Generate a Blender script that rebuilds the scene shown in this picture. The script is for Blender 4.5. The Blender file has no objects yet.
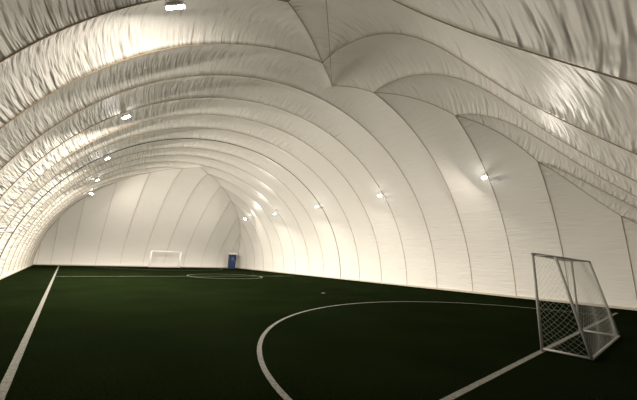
import bpy, bmesh, math, random
from mathutils import Vector, Matrix, noise
random.seed(4)
h=1.7
scene=bpy.context.scene
col=scene.collection
# ------------------------------------------------------------ helpers
def new_mat(name):
    m=bpy.data.materials.new(name); m.use_nodes=True
    nt=m.node_tree; b=nt.nodes['Principled BSDF']
    return m,nt,b
def simple_mat(name,c,rough=.5,metal=0,var=.1,scale=20,bump=0):
    m,nt,b=new_mat(name)
    tc=nt.nodes.new('ShaderNodeTexCoord'); n=nt.nodes.new('ShaderNodeTexNoise')
    n.inputs['Scale'].default_value=scale; n.inputs['Detail'].default_value=4
    nt.links.new(tc.outputs['Object'],n.inputs['Vector'])
    r=nt.nodes.new('ShaderNodeValToRGB')
    r.color_ramp.elements[0].position=.3; r.color_ramp.elements[1].position=.7
    r.color_ramp.elements[0].color=(c[0]*(1-var),c[1]*(1-var),c[2]*(1-var),1)
    r.color_ramp.elements[1].color=(min(1,c[0]*(1+var)),min(1,c[1]*(1+var)),min(1,c[2]*(1+var)),1)
    nt.links.new(n.outputs['Fac'],r.inputs['Fac']); nt.links.new(r.outputs['Color'],b.inputs['Base Color'])
    b.inputs['Roughness'].default_value=rough; b.inputs['Metallic'].default_value=metal
    if bump:
        bp=nt.nodes.new('ShaderNodeBump'); bp.inputs['Strength'].default_value=bump; bp.inputs['Distance'].default_value=.01
        nt.links.new(n.outputs['Fac'],bp.inputs['Height']); nt.links.new(bp.outputs['Normal'],b.inputs['Normal'])
    return m
def mesh_obj(name,verts,faces,mat,smooth=False,parent=None):
    me=bpy.data.meshes.new(name); me.from_pydata([tuple(v) for v in verts],[],faces); me.update()
    if mat: me.materials.append(mat)
    if smooth:
        for p in me.polygons: p.use_smooth=True
    o=bpy.data.objects.new(name,me); col.objects.link(o)
    if parent: o.parent=parent
    return o
class MB:
    def __init__(s): s.v=[]; s.f=[]
    def tube(s,pts,r,n=6,closed=False):
        pts=[Vector(p) for p in pts]; m=len(pts); base=len(s.v)
        up=None
        for i,p in enumerate(pts):
            if closed: t=(pts[(i+1)%m]-pts[i-1]).normalized()
            else: t=(pts[min(i+1,m-1)]-pts[max(i-1,0)]).normalized()
            if up is None:
                a=Vector((0,0,1)) if abs(t.z)<.9 else Vector((1,0,0)); up=(a-t*a.dot(t)).normalized()
            else: up=(up-t*up.dot(t)).normalized()
            sd=t.cross(up)
            for k in range(n):
                an=2*math.pi*(k+.5)/n
                s.v.append(p+(up*math.cos(an)+sd*math.sin(an))*r)
        for i in range(m if closed else m-1):
            j=(i+1)%m
            for k in range(n):
                l=(k+1)%n
                s.f.append((base+i*n+k,base+i*n+l,base+j*n+l,base+j*n+k))
        if not closed:
            s.f.append(tuple(base+k for k in range(n))[::-1]); s.f.append(tuple(base+(m-1)*n+k for k in range(n)))
    def box(s,c,d,ch=0.0):
        cx,cy,cz=c; x,y,z=d[0]/2,d[1]/2,d[2]/2; b=len(s.v)
        for q in [(-x,-y,-z),(x,-y,-z),(x,y,-z),(-x,y,-z),(-x,-y,z),(x,-y,z),(x,y,z),(-x,y,z)]:
            s.v.append(Vector((cx+q[0],cy+q[1],cz+q[2])))
        for f in [(0,3,2,1),(4,5,6,7),(0,1,5,4),(1,2,6,5),(2,3,7,6),(3,0,4,7)]: s.f.append(tuple(b+i for i in f))
    def obj(s,name,mat,smooth=False,parent=None,bevel=0):
        o=mesh_obj(name,s.v,s.f,mat,smooth,parent)
        if bevel:
            md=o.modifiers.new('bevel','BEVEL'); md.width=bevel; md.segments=2
        return o
def tag(o,label,cat,group=None):
    o['label']=label; o['category']=cat
    if group: o['group']=group
def struct(o,label=None):
    o['kind']='structure'
    if label: o['label']=label
def empty(name,loc):
    e=bpy.data.objects.new(name,None); e.location=loc; e.empty_display_size=.2; col.objects.link(e); return e

# ------------------------------------------------------------ membrane material
def membrane():
    m,nt,b=new_mat('membrane_fabric'); L=nt.links; N=nt.nodes.new
    uv=N('ShaderNodeUVMap'); uv.uv_map='gore'
    w=N('ShaderNodeUVMap'); w.uv_map='crease'
    sw=N('ShaderNodeSeparateXYZ'); L.new(w.outputs['UV'],sw.inputs[0])
    def nz(sx,sy,det,dist,rot=0):
        mp=N('ShaderNodeMapping'); mp.inputs['Scale'].default_value=(sx,sy,1); mp.inputs['Rotation'].default_value=(0,0,rot); L.new(uv.outputs['UV'],mp.inputs['Vector'])
        n=N('ShaderNodeTexNoise'); n.inputs['Scale'].default_value=1; n.inputs['Detail'].default_value=det
        n.inputs['Distortion'].default_value=dist; L.new(mp.outputs['Vector'],n.inputs['Vector']); return n
    n1=nz(9.5,2.2,1.5,.25,.05); n2=nz(22,4.2,1,.25,-.05)
    pm=N('ShaderNodeMath'); pm.operation='MULTIPLY'; pm.inputs[1].default_value=math.pi; L.new(sw.outputs['Y'],pm.inputs[0])
    cs=N('ShaderNodeMath'); cs.operation='COSINE'; L.new(pm.outputs[0],cs.inputs[0])
    ab=N('ShaderNodeMath'); ab.operation='ABSOLUTE'; L.new(cs.outputs[0],ab.inputs[0])
    mm=N('ShaderNodeMapRange'); L.new(ab.outputs[0],mm.inputs['Value']); mm.inputs['To Min'].default_value=.30; mm.inputs['To Max'].default_value=1.0
    mu=N('ShaderNodeMath'); mu.operation='MULTIPLY'; L.new(n2.outputs['Fac'],mu.inputs[0]); mu.inputs[1].default_value=.4
    ad=N('ShaderNodeMath'); L.new(n1.outputs['Fac'],ad.inputs[0]); L.new(mu.outputs[0],ad.inputs[1])
    su=N('ShaderNodeMath'); su.operation='SUBTRACT'; L.new(ad.outputs[0],su.inputs[0]); su.inputs[1].default_value=.70
    s0=N('ShaderNodeMath'); s0.operation='MULTIPLY'; L.new(su.outputs[0],s0.inputs[0]); L.new(mm.outputs['Result'],s0.inputs[1])
    st=N('ShaderNodeMath'); st.operation='MULTIPLY'; L.new(s0.outputs[0],st.inputs[0]); L.new(sw.outputs['X'],st.inputs[1])
    bp=N('ShaderNodeBump'); bp.inputs['Strength'].default_value=1; bp.inputs['Distance'].default_value=.084
    L.new(st.outputs[0],bp.inputs['Height']); L.new(bp.outputs['Normal'],b.inputs['Normal'])
    r=N('ShaderNodeValToRGB'); r.color_ramp.elements[0].color=(.705,.682,.634,1); r.color_ramp.elements[1].color=(.76,.739,.694,1)
    n3=nz(.5,.5,4,.3); L.new(n3.outputs['Fac'],r.inputs['Fac']); L.new(r.outputs['Color'],b.inputs['Base Color'])
    b.inputs['Roughness'].default_value=.40
    b.inputs['Specular IOR Level'].default_value=.32
    return m
MEM=membrane()
def turf_mat():
    m,nt,b=new_mat('artificial_turf'); L=nt.links; N=nt.nodes.new
    tc=N('ShaderNodeTexCoord')
    n=N('ShaderNodeTexNoise'); n.inputs['Scale'].default_value=28; n.inputs['Detail'].default_value=8; n.inputs['Roughness'].default_value=.75; L.new(tc.outputs['Object'],n.inputs['Vector'])
    n2=N('ShaderNodeTexNoise'); n2.inputs['Scale'].default_value=.5; n2.inputs['Detail'].default_value=3; L.new(tc.outputs['Object'],n2.inputs['Vector'])
    mh=N('ShaderNodeMix'); mh.inputs['Factor'].default_value=.18; L.new(n.outputs['Fac'],mh.inputs[2]); L.new(n2.outputs['Fac'],mh.inputs[3])
    r=N('ShaderNodeValToRGB'); r.color_ramp.elements[0].position=.36; r.color_ramp.elements[1].position=.64
    r.color_ramp.elements[0].color=(.0016,.0030,.0009,1); r.color_ramp.elements[1].color=(.0082,.0126,.0042,1)
    L.new(mh.outputs[0],r.inputs['Fac']); L.new(r.outputs['Color'],b.inputs['Base Color'])
    b.inputs['Roughness'].default_value=1; b.inputs['Specular IOR Level'].default_value=0
    bp=N('ShaderNodeBump'); bp.inputs['Strength'].default_value=.8; bp.inputs['Distance'].default_value=.03
    L.new(n.outputs['Fac'],bp.inputs['Height']); L.new(bp.outputs['Normal'],b.inputs['Normal'])
    return m
TURF=turf_mat()
LINE=simple_mat('line_white_turf',(.115,.11,.09),.9,var=.55,scale=24,bump=.5)
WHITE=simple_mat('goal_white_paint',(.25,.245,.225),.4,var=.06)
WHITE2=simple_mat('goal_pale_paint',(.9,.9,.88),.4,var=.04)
NETM=simple_mat('net_cord',(.36,.355,.33),.8)
CABLE=simple_mat('seam_rope',(.32,.235,.14),.8)
CABLED=simple_mat('joint_rope_dark',(.07,.06,.04),.8)
BASEM=simple_mat('ground_beam',(.5,.46,.37),.7,bump=.2)
PALE=simple_mat('canopy_pale',(.6,.6,.58),.6)
HOUS=simple_mat('lamp_housing_metal',(.6,.6,.57),.4,.2)
BLUE=simple_mat('door_blue_paint',(.006,.024,.10),.4)
DARK=simple_mat('door_frame_dark',(.02,.03,.06),.5)
GLASS=simple_mat('door_pane',(.08,.13,.22),.15)

# ------------------------------------------------------------ dome shape
XC,AX,HH=5.4,6.9,6.12
Y0,SP=3.95,1.47
CAPQ=1
YRN=Y0+1.5*SP; YRF=Y0+9.5*SP
def g(s): return YRN-4.98*s-2.35*s**14
def gf(s): return YRF+6.9*s+1.7*s**8
def inv(fn,Y):
    lo,hi=0.,1.
    inc=fn(1)>fn(0)
    for _ in range(50):
        m=(lo+hi)/2
        if (fn(m)<Y)==inc: lo=m
        else: hi=m
    return (lo+hi)/2
SUB=14
lv=set([0.,1.])
st=SP/SUB
y=YRN-st
while y>g(1): lv.add(inv(g,y)); y-=st
y=YRF+st*1.5
while y<gf(1): lv.add(inv(gf,y)); y+=st*1.5
for i in range(1,36):
    a=math.radians(60+i*30/36); lv.add(math.sin(a))
lv=sorted(lv)
S=[lv[0]]
for s in lv[1:]:
    if s-S[-1]>.0006 or s==1.: S.append(s)
N=len(S)-1
nc=8*SUB
YC=[YRN+(YRF-YRN)*i/nc for i in range(nc+1)]
def zz(s): return HH*math.sqrt(max(0,1-s*s))
def arcf(s): return 6.5*math.asin(min(1,abs(s)))
LT=arcf(1)
def sm(x): x=max(0,min(1,x)); return x*x*(3-2*x)
def crease(s,cap):
    if cap: return 1.0
    if s<0: return .75+.5*sm(-s*2)
    return .75-.47*sm(s/.5)
def lob(q,p=.7): return abs(math.sin(math.pi*q))**p
def vnorm(s):
    a=abs(s)
    if a>=1: return Vector((math.copysign(1,s),0,0))
    return Vector((s/AX,0,zz(a)/(HH*HH))).normalized()
def cnorm(which,e):
    fn=g if which=='n' else gf
    dl=1e-3; e=min(e,.9985); e0=max(e-dl,0)
    dy=fn(e+dl)-fn(e0); dz=zz(e+dl)-zz(e0)
    l=math.hypot(dy,dz)
    return Vector((0,-dz/l*math.copysign(1,dy),abs(dy)/l))
def infl(which,e,s):
    # whole-gore inflation of the near end cap between hip and ground
    if which!='n': return 0.
    L_=LT-arcf(s)
    if L_<.05: return 0.
    t=max(0,min(1,(arcf(e)-arcf(s))/L_))
    return .56*math.sin(math.pi*t**.8)*(L_/LT)
def displace(which,e_or_s,sv,q,d,u,cs,flag):
    a_=abs(e_or_s)
    edge=min(1,(1-a_)/.02)
    lowf=(.3+.7*sm((1-a_)/.35))*edge
    k=math.exp(-d/.45)
    Ah=(.04+.07*sm((sv+.05)/.15)) if which=='n' else .04
    if flag=='v':
        A=.24-.17*sm(e_or_s/.5); b=A*lob(q)*lowf; nrm=vnorm(e_or_s); lb=lob(q)
    elif flag=='n': A=.21; b=A*lob(q*CAPQ,.65)*lowf; nrm=cnorm('n',a_); lb=lob(q*CAPQ)
    else: A=.035; b=A*lob(q)*lowf; nrm=cnorm('f',a_); lb=lob(q)
    n1=noise.noise(Vector((u*2.4,q*.8,3.1 if flag=='n' else 7.7)))
    n2=noise.noise(Vector((u*.5,q*.8,1.5)))
    b+=(.014*n1+.008*n2)*cs*edge*lb
    hd=(vnorm(sv)+cnorm(which,min(abs(sv),.999))).normalized()
    hb=Ah*lob(q,.8)*lowf
    r=nrm*(b*(1-k))+hd*(hb*k)
    if flag=='n': r=r+nrm*infl('n',a_,sv)
    return r
verts=[];key={}
def vaultv(j,zone,i):
    k=(j,zone,i)
    if zone=='n' and i==0: k=(j,'c',0)
    if zone=='f' and i==0: k=(j,'c',nc)
    if k in key: return key[k]
    s=S[abs(j)]*(1 if j>=0 else -1)
    Yv={'n':lambda:g(S[i]),'c':lambda:YC[i],'f':lambda:gf(S[i])}[zone]()
    a=abs(s)
    dn,df=Yv-g(a),gf(a)-Yv
    d=max(0,min(dn,df))
    q=(Yv-Y0)/SP; u=arcf(s)*(1 if j>=0 else -1)
    dv=displace('n' if dn<df else 'f',s,s,q,d,u,crease(s,False),'v')
    v=(Vector((XC+AX*s,Yv,zz(a)))+dv)*h
    key[k]=len(verts); verts.append(v); return key[k]
def capv(which,j,i):
    if abs(i)==j: 
        return vaultv(i,which,abs(i))
    k=('cap'+which,j,i)
    if k in key: return key[k]
    fn=g if which=='n' else gf
    e=S[j]; s=S[abs(i)]*(1 if i>=0 else -1)
    q=(fn(abs(s))-Y0)/SP; u=arcf(e)+40
    d=max(0,arcf(e)-arcf(s))
    dv=displace(which,e,s,q,d,u,1.0 if which=='n' else .15,which)
    v=(Vector((XC+AX*s,fn(e),zz(e)))+dv)*h
    key[k]=len(verts); verts.append(v); return key[k]
faces=[];fuv=[];fcls=[];fcr=[];fid=[]
def uvv(j,zone,i):
    Yv={'n':lambda:g(S[i]),'c':lambda:YC[i],'f':lambda:gf(S[i])}[zone]()
    return (arcf(S[abs(j)])*(1 if j>=0 else -1)+30,(Yv-Y0)/SP+5)
def crv(j): return crease(S[abs(j)]*(1 if j>=0 else -1),False)
SPLIT=.90
def addv(quad,cls,idn):
    faces.append(tuple(vaultv(*t) for t in quad)); U=[uvv(*t) for t in quad]; fuv.append(U); fcls.append(cls); fcr.append([(crv(t[0]),uu[1]) for t,uu in zip(quad,U)]); fid.append(idn)
for sg in (1,-1):
    for a in range(N):
        j0,j1=a*sg,(a+1)*sg
        smid=(S[a]+S[a+1])/2
        idn=vnorm(smid*sg)
        cls='ceiling' if smid<SPLIT else ('wall_right' if sg>0 else 'wall_left')
        def q4(z,i0,i1):
            addv([(j0,z,i0),(j1,z,i0),(j1,z,i1),(j0,z,i1)],cls,idn)
        for i in range(nc): q4('c',i,i+1)
        for i in range(a): q4('n',i,i+1); q4('f',i,i+1)
        for z in 'nf':
            addv([(j0,z,a),(j1,z,a),(j1,z,a+1)],cls,idn)
for which in 'nf':
    fn=g if which=='n' else gf
    for a in range(N):
        idn=cnorm(which,(S[a]+S[a+1])/2)
        for sg in (1,-1):
            def uvc(j,i): return (arcf(S[j])+70+(60 if which=='f' else 0),(fn(S[abs(i)])-Y0)/SP*(1 if i>=0 else -1)+(0 if i>=0 else 2*(fn(0)-Y0)/SP)+15)
            def ph(i): return (fn(S[abs(i)])-Y0)/SP*(CAPQ if which=='n' else 1)
            cr=1.0 if which=='n' else .18
            cls='wall_front' if which=='n' else 'wall_back'
            def addc(L):
                U=[uvc(j,i*sg) for j,i in L]
                faces.append(tuple(capv(which,j,i*sg) for j,i in L)); fuv.append(U); fcls.append(cls); fcr.append([(cr,ph(i)) for j,i in L]); fid.append(idn)
            for i in range(a): addc([(a,i),(a+1,i),(a+1,i+1),(a,i+1)])
            addc([(a,a),(a+1,a),(a+1,a+1)])
full=bpy.data.meshes.new('full'); full.from_pydata([tuple(v) for v in verts],[],faces)
flip=[p.normal.dot(fid[p.index])>0 for p in full.polygons]
faces=[f[::-1] if fl else f for f,fl in zip(faces,flip)]
fuv=[f[::-1] if fl else f for f,fl in zip(fuv,flip)]
fcr=[f[::-1] if fl else f for f,fl in zip(fcr,flip)]
bpy.data.meshes.remove(full)
full=bpy.data.meshes.new('full'); full.from_pydata([tuple(v) for v in verts],[],faces); full.update()
vn=[v.normal.copy() for v in full.vertices]
bpy.data.meshes.remove(full)
labels={'ceiling':'cream inflated membrane vault with billowing wrinkled gores','wall_right':'smooth cream lower membrane wall of the air dome',
'wall_left':'wrinkled cream lower membrane wall of the air dome','wall_front':'wrinkled membrane end cap beside the near goal','wall_back':'cream membrane end wall with upright seams behind the far goal'}
for cls in labels:
    idx={};vs=[];fs=[];ul=[];cl=[]
    for f,u,c,r in zip(faces,fuv,fcls,fcr):
        if c!=cls: continue
        nf=[]
        for vi in f:
            if vi not in idx: idx[vi]=len(vs); vs.append(vi)
            nf.append(idx[vi])
        fs.append(nf); ul+=u; cl+=r
    o=mesh_obj(cls,[verts[i] for i in vs],fs,MEM,True); me=o.data
    l1=me.uv_layers.new(name='gore'); l2=me.uv_layers.new(name='crease')
    for i,(uu,rr) in enumerate(zip(ul,cl)):
        l1.data[i].uv=uu; l2.data[i].uv=rr
    me.normals_split_custom_set_from_vertices([tuple(vn[i]) for i in vs])
    struct(o,labels[cls])

# ------------------------------------------------------------ seam ropes
tn=1
IN=.008
def surf(s,Yv,off=IN):
    return (Vector((XC+AX*s,Yv,zz(abs(s))))-vnorm(s)*off)*h
kk=-3
while True:
    Yv=Y0+SP*kk; kk+=1
    if Yv<g(1)+.1: continue
    if Yv>gf(1)-.1: break
    smin=0.
    if Yv<YRN: smin=inv(g,Yv)
    if Yv>YRF: smin=inv(gf,Yv)
    mb=MB(); dark=abs(Yv-(Y0+6*SP))<.1
    rad=.026 if dark else .012
    a0=math.asin(smin)
    if smin>0:
        for sg in (1,-1):
            mb.tube([surf(sg*math.sin(a0+(math.pi/2-.002-a0)*i/120),Yv) for i in range(121)],rad,5)
    else: mb.tube([surf(math.sin(-math.pi/2+.002+(math.pi-.004)*i/240),Yv) for i in range(241)],rad,5)
    o=mb.obj('trim_%d'%tn,CABLED if dark else CABLE,True); tn+=1
    struct(o,'dark rope joint arching over the vault' if dark else 'thin rope seam arching over the vault')
for which,fn in (('n',g),('f',gf)):
    for sg in (1,-1):
        pts=[]
        for jj in range(N):
            p=verts[vaultv(jj*sg,which,jj)]; hd=(vnorm(S[jj]*sg)+cnorm(which,min(S[jj],.999))).normalized()
            pts.append(p-hd*.010*h)
        mb=MB(); mb.tube(pts,.012,5)
        o=mb.obj('trim_%d'%tn,CABLE,True); tn+=1; struct(o,'rope along the scalloped diagonal hip seam')
    for kk in range(-8,30):
        Yv=Y0+SP*kk
        lo,hi=min(fn(0),fn(1)),max(fn(0),fn(1))
        if not(lo+.05<Yv<hi-.05): continue
        sc=inv(fn,Yv); a0=math.asin(sc)
        for sg in (1,-1):
            mb=MB(); pts=[]
            for i in range(61):
                e=math.sin(a0+(math.pi/2-.003-a0)*i/60)
                pts.append((Vector((XC+AX*sg*sc,fn(e),zz(e)))+cnorm(which,e)*(infl(which,e,sc)-IN))*h)
            mb.tube(pts,.010,5)
            o=mb.obj('trim_%d'%tn,CABLE,True); tn+=1; struct(o,'thin rope seam running down the end cap')
mb=MB(); pts=[]
for i in range(50):
    e=.86*i/49
    pts.append((Vector((XC-AX*.72*e,g(e)+.02,zz(e)-.03))+cnorm('n',e)*infl('n',e,.72*e)*.9)*h)
mb.tube(pts,.013,5); o=mb.obj('trim_%d'%tn,CABLE,True); tn+=1; struct(o,'thin rope running down from the ridge end')

# ------------------------------------------------------------ floor and base beams
x0,x1,y0,y1=(XC-AX)*h,(XC+AX)*h,g(1)*h,gf(1)*h
mb=MB(); mb.box(((x0+x1)/2,(y0+y1)/2,-.1),(x1-x0+.6,y1-y0+.6,.2)); o=mb.obj('floor',TURF); struct(o,'dark green artificial turf')
for nm,c,d in (('baseboard_left',(x0+.06,(y0+y1)/2,.06),(.1,y1-y0-.1,.12)),('baseboard_right',(x1-.06,(y0+y1)/2,.06),(.1,y1-y0-.1,.12)),
               ('baseboard_back',((x0+x1)/2,y1-.06,.06),(x1-x0-.24,.1,.12)),('baseboard_front',((x0+x1)/2,y0+.06,.06),(x1-x0-.24,.1,.12))):
    mb=MB(); mb.box(c,d); o=mb.obj(nm,BASEM,bevel=.015); struct(o,'pale ground beam holding the membrane')

# ------------------------------------------------------------ pitch markings
GL=1.30; FL=25.3; SL=-.19; SR=10.9; HY=15.4; LW=.085
def strip(pts,w,label,closed=False,wob=.10):
    P=[]
    for a,b in zip(pts[:-1],pts[1:]):
        n=max(1,int(math.dist(a,b)/.12)) if len(pts)==2 else 1
        for i in range(n): P.append((a[0]+(b[0]-a[0])*i/n,a[1]+(b[1]-a[1])*i/n))
    P.append(pts[-1]); pts=P
    pts=[Vector((p[0]*h,p[1]*h,0)) for p in pts]; v=[];f=[];m=len(pts)
    for i,p in enumerate(pts):
        if closed: t=pts[(i+1)%m]-pts[i-1]
        else: t=pts[min(i+1,m-1)]-pts[max(i-1,0)]
        t.normalize(); n=Vector((-t.y,t.x,0))*w/2
        a=1+wob*noise.noise(p*3.1); b=1+wob*noise.noise(p*3.1+Vector((9,0,0)))
        if not closed and i in (0,m-1): a=b=1
        v+= [p-n*a+Vector((0,0,.006)),p+n*b+Vector((0,0,.006)),p-n*a,p+n*b]
    for i in range(m if closed else m-1):
        a,b=4*i,4*((i+1)%m)
        f+=[(a,b,b+1,a+1),(a+2,b+2,b,a),(a+1,b+1,b+3,a+3)]
    o=mesh_obj('pitch_line',v,f,LINE); tag(o,label,'line marking'); return o
e_=.06/h
CX=6.6; CR=1.85
strip([(SL,GL+e_),(SL,FL-e_)],.10,'long white touchline on the turf beside the wrinkled wall')
strip([(SL-e_,GL),(SR+e_,GL)],LW*1.15,'white goal line under the near goal')
strip([(SL-e_,FL),(SR+e_,FL)],LW,'white goal line under the far goal')
strip([(SL+e_,HY),(SR-e_,HY)],LW,'white halfway line across the turf')
strip([(CX+CR*math.cos(t),HY+CR*math.sin(t)) for t in [i*2*math.pi/72 for i in range(72)]]+[(CX+CR,HY-.0001)],LW,'white centre circle on the turf')
strip([(5.60+4.25*math.cos(t),GL+e_+3.98*math.sin(t)) for t in [i*math.pi/80 for i in range(81)]],LW*1.05,'white curved goal area line around the near goal')
strip([(5.9+4.25*math.cos(t),FL-e_-3.98*math.sin(t)) for t in [i*math.pi/80 for i in range(81)]],LW*.8,'white curved goal area line around the far goal')
def spot(x,y,l):
    v=[Vector((x*h+.11*math.cos(i*math.pi/12),y*h+.11*math.sin(i*math.pi/12),.006)) for i in range(24)]
    v+=[Vector((p.x,p.y,0)) for p in v]
    o=mesh_obj('penalty_spot',v,[tuple(range(24))]+[(i,(i+1)%24,24+(i+1)%24,24+i) for i in range(24)],LINE); tag(o,l,'line marking')
spot(6.4,7.4,'round white penalty spot on the turf')

# ------------------------------------------------------------ goal
GW=2.08*h; GH=1.2*h; DB=.47*h; DT=.24*h
def make_goal(loc,rot,label,MATG,k=1.0,dens=1.0,cr=.0019):
    e=empty('football_goal',loc); e.rotation_euler=(0,0,rot)
    def beam(name,pts,parent,r=.042):
        mb=MB(); mb.tube(pts,r*k,8); o=mb.obj(name,MATG,True,parent)
        for p in o.data.polygons:
            if len(p.vertices)>4: p.use_smooth=False
        return o
    for sx in (0,GW):
        beam('post',[(sx,0,.006),(sx,0,GH)],e,.028)
        beam('top_bar',[(sx,0,GH-.03),(sx,-DT,GH-.06)],e,.022)
        beam('brace',[(sx,-DT,GH-.06),(sx,-DB,.03)],e,.029)
        beam('ground_bar',[(sx,0,.046),(sx,-DB,.046)],e,.026)
    beam('crossbar',[(-.04,0,GH),(GW+.04,0,GH)],e,.028)
    beam('rear_top_bar',[(0,-DT,GH-.06),(GW,-DT,GH-.06)],e,.020)
    beam('rear_ground_bar',[(0,-DB,.046),(GW,-DB,.046)],e,.026)
    mb=MB()
    def sag(u,v,a): return a*math.sin(math.pi*u)*math.sin(math.pi*v)
    def back(u,v):
        y=-DT+(-DB+DT)*v - sag(u,v,.12)*(1+.3*math.sin(11*u)); z=(GH-.07)*(1-v)+.03*v
        x=.02+(GW-.04)*u+.03*math.sin(8*v+6*u)*math.sin(math.pi*u)
        return (x,y+.02*math.sin(9*u+5*v),z+.015*math.sin(14*u+3*v)-sag(u,v,.05))
    def top(u,v): return (.02+(GW-.04)*u,-DT*v,GH-.04-.03*v-sag(u,v,.05))
    def side(sx,sgn):
        def f(u,v):
            d=DT+(DB-DT)*v
            return (sx+sgn*sag(u,v,.08)+.01*math.sin(7*v),-d*u,(GH-.05)*(1-v)+.03*v-sag(u,v,.04))
        return f
    def net(f,nu,nv):
        nu=max(2,round(nu*dens)); nv=max(2,round(nv*dens))
        for sgn in (1,-1):
            for k2 in range(-nv,nu+1):
                seg=[]
                for i in range(nv+1):
                    a=k2+i if sgn>0 else k2+nv-i
                    if 0<=a<=nu: seg.append(f(a/nu,i/nv))
                if len(seg)>1: mb.tube(seg,cr,3)
    net(back,30,17); net(top,30,4)
    net(side(0,-1),6,17); net(side(GW,1),6,17)
    mb.obj('net',NETM,False,e)
    tag(e,label,'goal')
    return e
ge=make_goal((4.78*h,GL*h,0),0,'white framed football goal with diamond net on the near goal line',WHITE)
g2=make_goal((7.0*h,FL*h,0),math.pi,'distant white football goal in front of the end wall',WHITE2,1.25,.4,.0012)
for e in (ge,g2): e['group']='football goals'

# ------------------------------------------------------------ lamps
LENS,nt,b=new_mat('led_lens')
tc=nt.nodes.new('ShaderNodeTexCoord'); vo=nt.nodes.new('ShaderNodeTexVoronoi'); vo.inputs['Scale'].default_value=30
nt.links.new(tc.outputs['Object'],vo.inputs['Vector'])
mr=nt.nodes.new('ShaderNodeMapRange'); mr.inputs['To Min'].default_value=50; mr.inputs['To Max'].default_value=35
nt.links.new(vo.outputs['Distance'],mr.inputs['Value']); nt.links.new(mr.outputs['Result'],b.inputs['Emission Strength'])
b.inputs['Emission Color'].default_value=(1,.98,.95,1)
def lamp(x,y,z,sg,dy,power):
    e=empty('floodlight',(x*h,y*h,z*h))
    d=Vector((-sg*.9,dy,-1.3)).normalized()
    e.rotation_mode='QUATERNION'; e.rotation_quaternion=d.to_track_quat('-Z','X')
    mb=MB(); mb.box((0,0,.005),(.15,.40,.05))
    for i in range(9): mb.box((0,-.18+.045*i,.045),(.13,.008,.04))
    mb.box((0,0,.07),(.10,.18,.03))
    mb.obj('housing',HOUS,parent=e,bevel=.006)
    mb=MB(); mb.box((0,0,-.05),(.145,.395,.065)); mb.obj('lens',LENS,parent=e,bevel=.006)
    mb=MB(); mb.tube([(0,-.21,0),(0,-.21,.10),(0,.21,.10),(0,.21,0)],.010,5); mb.tube([(0,0,.10),(0,0,.14)],.010,5)
    mb.obj('bracket',HOUS,parent=e)
    ld=bpy.data.lights.new('floodlight_light','AREA'); ld.shape='RECTANGLE'; ld.size=.12; ld.size_y=.37; ld.energy=power; ld.color=(1,.92,.80)
    lo=bpy.data.objects.new('floodlight_light',ld); lo.location=(0,0,-.09); lo.parent=e; col.objects.link(lo)
    tag(e,'bright white rectangular LED floodlight hung '+('above the smooth wall' if sg>0 else 'above the wrinkled wall'),'floodlight','floodlights along the vault')
for k in range(5):
    Yv=Y0+SP*3*k
    dy=(.8,.3,.15,.2,-.6)[k]
    lamp(XC+4.95,Yv,HH*math.sqrt(1-.745**2)-.14,1,dy,(240,380,700,850,480)[k])
    lamp(XC-4.79,Yv,4.28,-1,dy,(480,2050,2500,2000,700)[k])

# ------------------------------------------------------------ door at the far corner
DX,DY=11.25*h,25.3*h
mb=MB(); W,Hd,D=.9,1.9,.5
mb.box((DX-W/2,DY,Hd/2),(.09,D,Hd)); mb.box((DX+W/2,DY,Hd/2),(.09,D,Hd)); mb.box((DX,DY,Hd+.05),(W+.18,D,.14)); mb.box((DX,DY,.03),(W,D,.06))
o=mb.obj('door_1',DARK,bevel=.01); struct(o,'blue entrance door in a dark frame at the end wall')
mb=MB(); mb.box((DX,DY-.12,.97),(W-.1,.05,1.82)); mb.box((DX,DY-.15,.5),(W-.35,.02,.6)); lf=mb.obj('door_leaf',BLUE,bevel=.008,parent=o)
mb=MB(); mb.box((DX,DY-.15,1.4),(.34,.02,.42)); mb.obj('door_window',GLASS,parent=lf)
mb=MB(); mb.tube([(DX+.34,DY-.15,.95),(DX+.34,DY-.21,.95),(DX+.34,DY-.21,1.2),(DX+.34,DY-.15,1.2)],.012,6); mb.obj('handle',HOUS,parent=lf)
mb=MB(); mb.box((DX,DY,Hd+.24),(W+.25,D+.1,.22)); mb.obj('canopy',PALE,bevel=.03,parent=o)

# ------------------------------------------------------------ world + camera
w=bpy.data.worlds.new('world'); scene.world=w; w.use_nodes=True
w.node_tree.nodes['Background'].inputs[0].default_value=(.02,.02,.02,1)
F=300.
v1=Vector((66-318.5,200-250,-F)).normalized()
v2=Vector((690-318.5,200-275.5,-F)); v2=(v2-v1*v2.dot(v1)).normalized()
v3=v2.cross(v1)
R=Matrix((v2,v1,v3))
cam=bpy.data.cameras.new('camera'); co=bpy.data.objects.new('camera',cam); col.objects.link(co)
co.matrix_world=Matrix.Translation((0,0,h))@R.to_4x4()
cam.sensor_width=36; cam.lens=F/637*36; cam.clip_start=.05; cam.clip_end=500
scene.camera=co
scene.view_settings.view_transform='Standard'
